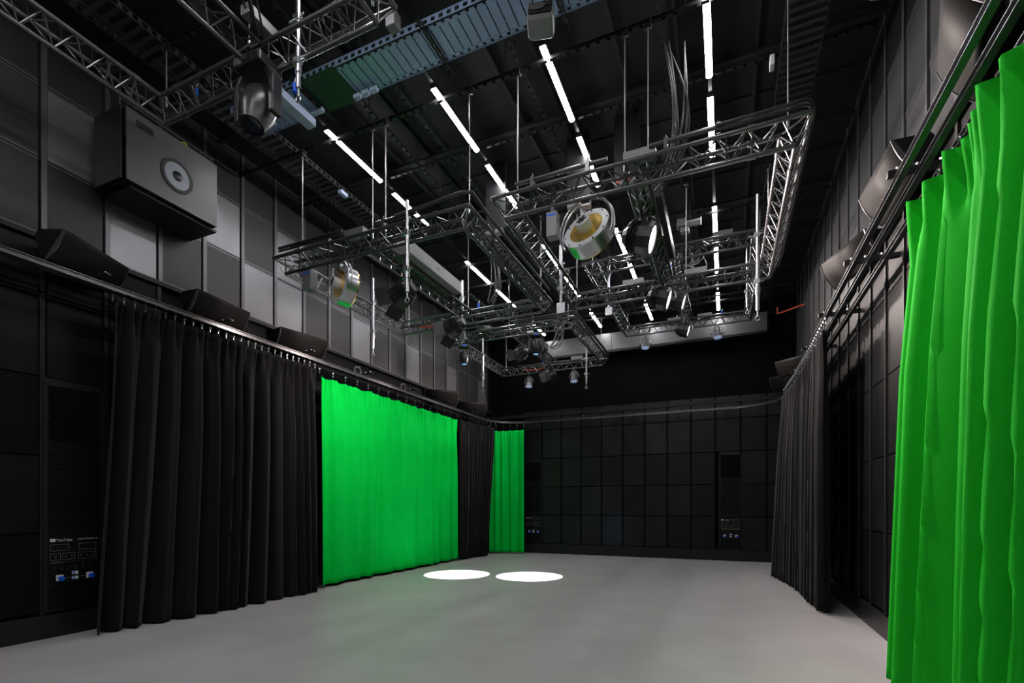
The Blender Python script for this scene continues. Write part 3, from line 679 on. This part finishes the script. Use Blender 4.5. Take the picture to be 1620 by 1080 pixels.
# subwoofer
t=thing('subwoofer','large grey subwoofer box with one woofer, high on left wall','subwoofer',(-6.62,4.19,5.92))
MB().box(-.55,0,-.575,.575,-.45,.42).make('cabinet','cab',t,bevel=.006)
mb=MB()
mb.box(0,.02,-.575,.575,-.45,.42); f=mb.make('baffle','subm',t)
MB().box(.018,.024,-.47,-.27,.25,.33).make('port_slot','blackm',t)
MB().lathe([(.205,.02),(.205,.034),(.165,.036),(.163,.026)],40,(1,0,0),(0,.02,-.07),closed=True).make('surround','rubber',t,smooth=True)
cn=MB().lathe([(.165,.030),(.07,.022),(.068,.022),(0,.022)],40,(1,0,0),(0,.02,-.07)).make('cone','cone',t,smooth=True)
MB().lathe([(.065,.023),(.055,.045),(.03,.055),(0,.058)],32,(1,0,0),(0,.02,-.07)).make('dust_cap','plast',cn,smooth=True)
b=MB(); b.tube([(-.1,-.6,.55),(-.1,.6,.55)],.01,6); b.tube([(-.1,.58,.55),(-.1,.58,.42)],.01,6); b.tube([(-.1,.42,.55),(-.1,.42,.42)],.01,6); b.tube([(-.1,-.58,.7),(-.1,-.58,.42)],.01,6); b.tube([(-.1,-.4,.55),(-.1,-.4,.7),(-.1,-.58,.7)],.01,6)
b.make('hanging_frame','mull',t); MB().tube([(-.15,.15,.42),(-.13,.16,.52),(-.1,.2,.53),(-.08,.26,.46),(-.08,.27,.42)],.008,6).make('cable','yellow',t,smooth=True)
MB().box(-.55,-.02,-.62,-.60,-.45,.42).make('side_plate','blackm',t)
MB().box(-.64,-.05,-.5,.62,-.49,-.455).make('support_bracket','blackm',t)
# ceiling monitor speaker
t=thing('ceiling_speaker','grey rounded speaker hanging from the ceiling in front of the LED bars','speaker',(-1.66,4.56,6.27),(math.radians(-28),0,math.radians(14)))
MB().box(-.13,.13,-.11,.10,-.13,.13).make('cabinet','greyp',t,bevel=.04)
MB().box(-.115,.115,-.118,-.108,-.115,.115).make('baffle','cab',t,bevel=.03)
MB().lathe([(.075,.0),(.08,.01),(.07,.012),(.03,-.0),(0,.004)],28,(0,-1,0),(-.03,-.119,-.01)).make('woofer','rubber',t,smooth=True)
MB().lathe([(.028,0),(.03,.008),(.015,.004),(0,.008)],20,(0,-1,0),(.075,-.119,.01)).make('tweeter','plast',t,smooth=True)
MB().tube([(0,0,.12),(0,.12,.5)],.015,8).make('stem','blackm',t)
t=thing('ceiling_speaker','pale speaker box on the right wall at the very top of the view','speaker',(1.42,5.75,6.62),(0,0,.3))
MB().box(-.12,.12,-.11,.11,-.16,.16).make('cabinet','greyp',t,bevel=.02); MB().lathe([(.07,0),(.075,.008),(.03,.0),(0,.003)],24,(-1,0,0),(-.121,0,-.02)).make('woofer','rubber',t)
MB().tube([(.1,0,0),(.3,0,0)],.02,8).make('arm','blackm',t)
# cable coils
for y,l in ((8.28,'nearer'),(9.88,'farther')):
    t=thing('cable_coil','%s of two coiled cables hanging below the left wall ledge'%l,'cable',(-7.13,y,4.38))
    b=MB(); 
    for r in (.10,.115): b.tube([(0.0+.01*(r*10),r*math.cos(a)*.9,r*math.sin(a)*.7) for a in [2*PI*i/22 for i in range(22)]],.009,6,closed=True)
    b.make('coil','mull',t,smooth=True); MB().tube([(-.02,.0,.08),(-.05,.12,.12),(-.09,.2,.12)],.009,6).make('tail','mull',t,smooth=True)

# ---------------- rails ----------------
def arc(cx,cy,r,a0,a1,n=14): return [(cx+r*math.cos(math.radians(a0+(a1-a0)*i/n)),cy+r*math.sin(math.radians(a0+(a1-a0)*i/n))) for i in range(n+1)]
IP=[(-.025,0),(.025,0),(.025,.008),(.005,.012),(.005,.05),(.025,.054),(.025,.062),(-.025,.062),(-.025,.054),(-.005,.05),(-.005,.012),(-.025,.008)]
def rail(lab,path,z):
    o=MB().sweep([(x,y,z) for x,y in path],IP).make('curtain_rail','truss'); return tag(o,lab,'curtain rail')
R0=1.1
rail('innermost curtain rail running round left, back and right walls',[(-6.78,1.0)]+arc(-6.78+R0,14.55-R0,R0,180,90)+arc(1.27-R0,14.55-R0,R0,90,0)+[(1.27,.5)],4.13)
rail('middle curtain rail along the left wall',[(-6.93,1.0),(-6.93,13.4)],4.17)
rail('curtain rail closest to the left wall',[(-7.08,1.0),(-7.08,13.2)],4.21)
rail('middle curtain rail along the right wall',[(1.40,.5),(1.40,12.6)],4.13)
rail('curtain rail closest to the right wall',[(1.55,.5),(1.55,12.6)],4.13)
for i,y in enumerate((3.3,4.9,6.5,8.15,9.8,11.4)):
    t=thing('rail_bracket','black arm holding the right curtain rails, %s to the camera'%NTH[i],'bracket',(1.7,y,4.2),group='arms of the right curtain rails')
    MB().box(-.50,.0,-.025,.025,0,.05).make('arm','blackm',t,bevel=.004)
    for x in (-.43,-.30,-.15): MB().tube([(x,0,.05),(x,0,.075)],.012,8).make('bolt','chrome',t,smooth=True)
for i,y in enumerate((1.9,3.5,5.1,6.7,8.3,9.9,11.5,13.1)):
    t=thing('rail_bracket','black arm holding the left curtain rails, %s to the camera'%NTH[i],'bracket',(-7.25,y,4.28),group='arms of the left curtain rails')
    MB().box(0,.52,-.025,.025,0,.03).make('arm','blackm',t,bevel=.004)
    for x in (.45,.32): MB().tube([(x,0,.03),(x,0,.05)],.012,8).make('bolt','chrome',t,smooth=True)
for i,x in enumerate((-5.2,-3.9,-2.6,-1.3,0.0)):
    t=thing('rail_bracket','small arm above the back wall rail, %s from the left corner'%['first','second','third','fourth','fifth'][i],'bracket',(x,15.0,4.2),group='arms of the back curtain rail')
    MB().box(-.02,.02,-.47,0,0,.03).make('arm','blackm',t); 
    for k in (-.05,.05): MB().tube([(k,-.45,.03),(k,-.45,.055)],.012,8).make('bolt','chrome',t,smooth=True)

# ---------------- curtains ----------------
runner_me=None
def poly_at(path,u):
    P=[Vector(p) for p in path]; L=[(P[i+1]-P[i]).length for i in range(len(P)-1)]; T=sum(L); d=u*T
    for i,l in enumerate(L):
        if d<=l or i==len(L)-1: 
            dr=(P[i+1]-P[i]).normalized(); return P[i]+dr*d,dr,T
        d-=l
def curtain(lab,top,bot,z0,z1,pitch,amp,seed,m,side=1,flat=0,runners=.28,railz=4.13,toplean=.35,name='curtain',hem=.0,swag=0,pj=.35):
    global runner_me
    rs=random.Random(seed); t=thing(name,lab,'curtain',(*top[0],0)); o=Vector((*top[0],0))
    _,_,T=poly_at(top,0); n=int(T/.012); nv=40
    # phase knots
    knots=[0]; s=0
    while s<T: s+=pitch*(1+rs.uniform(-pj,pj)); knots.append(s)
    kd=[rs.uniform(.55,1.15) for _ in knots]; dr_=[rs.uniform(-1,1)*pitch*.35 for _ in knots]; k2=[rs.uniform(-1,1) for _ in knots]
    def ph(s):
        s=max(0,min(T-1e-6,s))
        for i in range(len(knots)-1):
            if s<knots[i+1]: f=(s-knots[i])/(knots[i+1]-knots[i]); return i,f
        return len(knots)-2,1
    vs=[];fs=[]
    for j in range(nv+1):
        v=j/nv
        for i in range(n+1):
            u=i/n; s=u*T
            pt,dt,_=poly_at(top,u); pb,db,_=poly_at(bot,u)
            ki,f=ph(s); 
            dri=dr_[ki]*(1-f)+dr_[min(ki+1,len(knots)-1)]*f
            edge=min(1,u*T/.3,(1-u)*T/.3)
            s2=s+dri*v*v*edge; ki,f=ph(s2)
            A=(kd[ki]*(1-f)+kd[min(ki+1,len(knots)-1)]*f)*amp
            g=toplean+(1-toplean)*min(1,v/.35)**.8; g*=1+.18*v
            c=math.cos(2*PI*f); sh=(c+ .22*math.cos(4*PI*f+ki)+.12*k2[ki]*math.sin(6*PI*f))
            dd=A*g*sh*.5*(1-flat)
            if v<.12: dd+=amp*.22*math.cos(2*PI*s/.10)*(1-v/.12)
            dd+= .02*math.sin(s*1.7+seed)*v
            if swag: dd+=swag*.5*math.cos(2*PI*f*1.0+1.3)*math.exp(-((v-.12-.1*k2[ki])/.10)**2)*.6
            d=(dt*(1-v)+db*v).normalized(); nr=Vector((d.y,-d.x))*side
            q=pt*(1-v)+pb*v+nr*dd + d*(.25*A*math.sin(2*PI*f)*g*.5)
            zz=z1+(z0-z1)*v
            if j==0: zz-=.025*abs(math.sin(PI*s/runners))
            if j==nv: zz+=hem*(.5+.5*math.sin(s*3.1+seed))
            vs.append((q.x-o.x,q.y-o.y,zz))
    W_=n+1
    for j in range(nv):
        for i in range(n): a=j*W_+i; fs.append((a,a+1,a+W_+1,a+W_))
    b=MB(); b.add(vs,fs); cl=b.make('cloth',m,t,smooth=False)
    for p in cl.data.polygons: p.use_smooth=True
    sd=cl.modifiers.new('thick','SOLIDIFY'); sd.thickness=.005
    nr=int(T/runners)
    for k in range(min(nr+1,95)):
        p,_,_=poly_at(top,k/max(1,nr))
        if runner_me is None:
            rb=MB(); rb.lathe([(0,-.02),(.016,-.012),(.018,0),(.016,.012),(0,.02)],10,(0,0,1),(0,0,0)); rb.box(-.003,.003,-.003,.003,-.06,0); rb.tube([(.010*math.cos(a),0,-.065+.012*math.sin(a)) for a in [2*PI*i/8 for i in range(8)]],.004,5,closed=True)
            ro=rb.make('curtain_runner','alu',t,smooth=True,loc=(p.x-o.x,p.y-o.y,railz-.005)); runner_me=ro
        else: copy_part(runner_me,t,(p.x-o.x,p.y-o.y,railz-.005))
    return t
curtain('black curtain in heavy folds on the left wall, nearest the camera',[(-6.85,3.60),(-6.85,6.83)],[(-6.90,3.40),(-6.74,6.76)],.02,4.045,.20,.25,5,'blackc',1,pj=.55,railz=4.11,runners=.12)
curtain('long green screen curtain on the left wall',[(-6.93,7.02),(-6.93,12.15)],[(-6.90,7.0),(-6.88,12.12)],.06,3.95,.50,.12,21,'green',1,flat=.1,railz=4.08,runners=.34,toplean=.5,swag=.10)
curtain('narrow black curtain between the two left green curtains',[(-6.9,12.2),(-6.9,13.1),(-6.82,13.6),(-6.62,14.0)],[(-6.86,12.15),(-6.8,13.0),(-6.6,13.45)],.02,3.98,.13,.11,9,'blackc',1,railz=4.11,runners=.16)
curtain('short green curtain in the back left corner',[(-6.95,14.25),(-6.5,14.42),(-5.86,14.5)],[(-6.95,14.25),(-6.5,14.42),(-5.84,14.5)],.05,3.93,.32,.07,31,'green',1,railz=4.08,runners=.22)
curtain('black gathered curtain hanging on the right wall',[(1.26,7.95),(1.24,11.0),(1.18,12.5)],[(1.30,8.15),(1.22,10.0),(.98,12.0)],.02,3.97,.20,.13,12,'blackc2',-1,railz=4.11,runners=.14)
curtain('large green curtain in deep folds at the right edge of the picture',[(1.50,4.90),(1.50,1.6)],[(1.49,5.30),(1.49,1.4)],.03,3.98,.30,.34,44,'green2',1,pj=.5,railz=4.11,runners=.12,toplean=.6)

# ---------------- equipment racks ----------------
def text(parent,body,size,loc,m,name='lettering',xs=1.0):
    cu=bpy.data.curves.new('t','FONT'); cu.body=body; cu.size=size; cu.extrude=.0006
    tmp=bpy.data.objects.new('t',cu); COL.objects.link(tmp); dg=bpy.context.evaluated_depsgraph_get()
    me=bpy.data.meshes.new_from_object(tmp.evaluated_get(dg)); bpy.data.objects.remove(tmp); me.materials.clear(); me.materials.append(M[m])
    o=bpy.data.objects.new(name,me); COL.objects.link(o); o.parent=parent; o.location=loc; o.rotation_euler=(PI/2,0,0); o.scale=(xs,1,1); return o
def rack(lab,loc,yaw):
    t=thing('wall_rack',lab,'equipment rack',loc,(0,0,yaw))   # local: x right, -y toward room
    W2=.285
    MB().box(-W2,W2,.0,.04,.30,3.03).make('back_panel','blackm',t)
    for s in (-1,1):
        r=MB().box(s*W2-.022,s*W2+.022,-.03,.02,.30,2.97).make('rack_rail','ledge',t)
        hb=MB()
        for k in range(26): hb.lathe([(0,.002),(.006,.002),(.006,0)],8,(0,-1,0),(s*(W2-.034),-.012,.5+k*.09))
        hb.make('screws','mull',r)
    MB().box(-W2+.022,W2-.022,-.004,.0,2.30,2.95).make('open_bay','black',t)
    z=2.30
    for k in range(6):
        MB().box(-W2+.03,W2-.03,-.014,.0,z-.163,z-.006).make('blank_plate','fabric_p2',t,bevel=.003); z-=.165
    cp=MB().box(-W2+.03,W2-.03,-.016,.0,.62,1.30).make('connector_panel','rackp',t,bevel=.002)
    y=-.018
    lg=MB(); 
    pts=[(-.215+.026*a,1.135+.018*b) for a,b in ((-.8,-1),(.8,-1),(1,-.7),(1,.7),(.8,1),(-.8,1),(-1,.7),(-1,-.7))]
    lg.prism(pts,y-.001,y); lo=lg.make('logo_plate','white_ink',cp)
    MB().prism([(-.222,1.127),(-.207,1.135),(-.222,1.143)],y-.002,y-.0011).make('logo_triangle','blackm',lo)
    text(cp,'YouTube',.042,(-.182,y,1.120),'white_ink')
    text(cp,'STUDIO 1 NETWORK / WP',.022,(.03,y,1.130),'white_ink',xs=.78)
    def rr_(x0,x1,z0,z1):
        b=MB(); w_=.004
        b.box(x0,x1,y-.001,y,z0,z0+w_).box(x0,x1,y-.001,y,z1-w_,z1).box(x0,x0+w_,y-.001,y,z0,z1).box(x1-w_,x1,y-.001,y,z0,z1); b.make('printed_border','grey_ink',cp)
    rr_(-.24,-.06,1.01,1.085); rr_(.04,.22,1.01,1.085); rr_(-.24,-.14,.90,.98); rr_(-.12,0,.90,.98); rr_(.03,.22,.90,.98)
    for (xs,zz) in (([-.21,-.17,-.13,-.09],1.045),([.07,.11,.15,.19],1.045),([-.19],.94),([-.09,-.03],.94),([.06,.12,.18],.94)):
        for x in xs: MB().lathe([(.013,0),(.013,.006),(.008,.006),(.008,.002),(0,.002)],12,(0,-1,0),(x,y,zz)).make('socket','mull' if zz<1 else 'blackm',cp)
    MB().box(-.235,.235,y-.006,y,.870,.877).make('bright_edge','alu',cp)
    for k in range(6):
        x=-.2+k*.07; MB().lathe([(.004,0),(.004,.003),(0,.003)],8,(0,-1,0),(x,y,.85)).make('red_dot','red',cp)
        MB().box(x-.016,x+.016,y-.012,y,.775,.82).make('power_outlet','blackm',cp,bevel=.003)
    for x in (-.15,.15):
        q=MB().box(x-.035,x+.035,y-.01,y,.655,.725).make('inlet_plate','white',cp,bevel=.003)
        MB().tube([(x+.006,y-.01,.685),(x+.006,y-.05,.680)],.027,16).make('blue_socket','blue',q,smooth=True)
    for z0 in (.675,.735):
        q=MB().box(-.03,.03,y-.012,y,z0-.018,z0+.018).make('breaker','white',cp,bevel=.002)
        MB().box(-.024,-.010,y-.018,y-.012,z0-.016,z0+.016).make('toggle','blue',q)
    MB().box(-.11,.11,y-.001,y,.683,.687).make('printed_line','grey_ink',cp)
    MB().box(-W2+.03,W2-.03,-.014,.0,.33,.60).make('blank_plate','fabric_p2',t,bevel=.003)
rack('equipment rack with blue sockets set in the left wall beside the black curtain',(-7.25,3.40,0),PI/2)
rack('equipment rack with blue sockets in the back wall beside the green curtain',(-5.73,15.03,0),0)
rack('equipment rack with blue sockets at the right of the back wall',(.12,15.03,0),0)
sbox('wall_button','small round-edged button box in the middle of the back wall','switch',(-3.15,15.02,1.72),(.05,.03,.05),'ledge')

# ---------------- lamps' own light ----------------
def spot(name,loc,target,power,ang,blend,col,r=.05):
    l=bpy.data.lights.new(name,'SPOT'); l.energy=power; l.spot_size=math.radians(ang); l.spot_blend=blend; l.color=col; l.shadow_soft_size=r
    o=bpy.data.objects.new(name,l); COL.objects.link(o); o.location=loc
    o.rotation_euler=(Vector(target)-Vector(loc)).to_track_quat('-Z','Y').to_euler(); return o
spot('pool_beam',(-5.90,10.70,4.97),(-5.53,9.70,0),POOL_W,16.4,.03,(.93,.96,1),.02)
spot('pool_beam',(-4.02,10.70,4.99),(-3.93,10.05,0),POOL_W,16.4,.03,(.93,.96,1),.02)
for loc in ((-.72,6.18,4.75),(-.72,8.15,4.75),(-.74,11.1,5.80),(-.74,12.7,5.72)):
    d=Vector((.9,-.45,-.38)) if loc[1]<9 else Vector((.85,-.35,-.5))
    spot('wash_beam',loc,Vector(loc)+d,WASH_W*(1.85 if loc[1]<9 else .8),122,.8,WARM,.10)
for loc in ((-4.80,6.35,4.73),(-4.80,7.95,4.75),(-4.80,11.2,5.17),(-4.80,13.4,5.17)):
    d=Vector((-.95,.02,-.42)) if loc[1]<9 else Vector((-.9,-.1,-.45))
    spot('wash_beam',loc,Vector(loc)+d,WASH_W*(.5 if loc[1]<9 else .4),105,.8,WARM,.10)
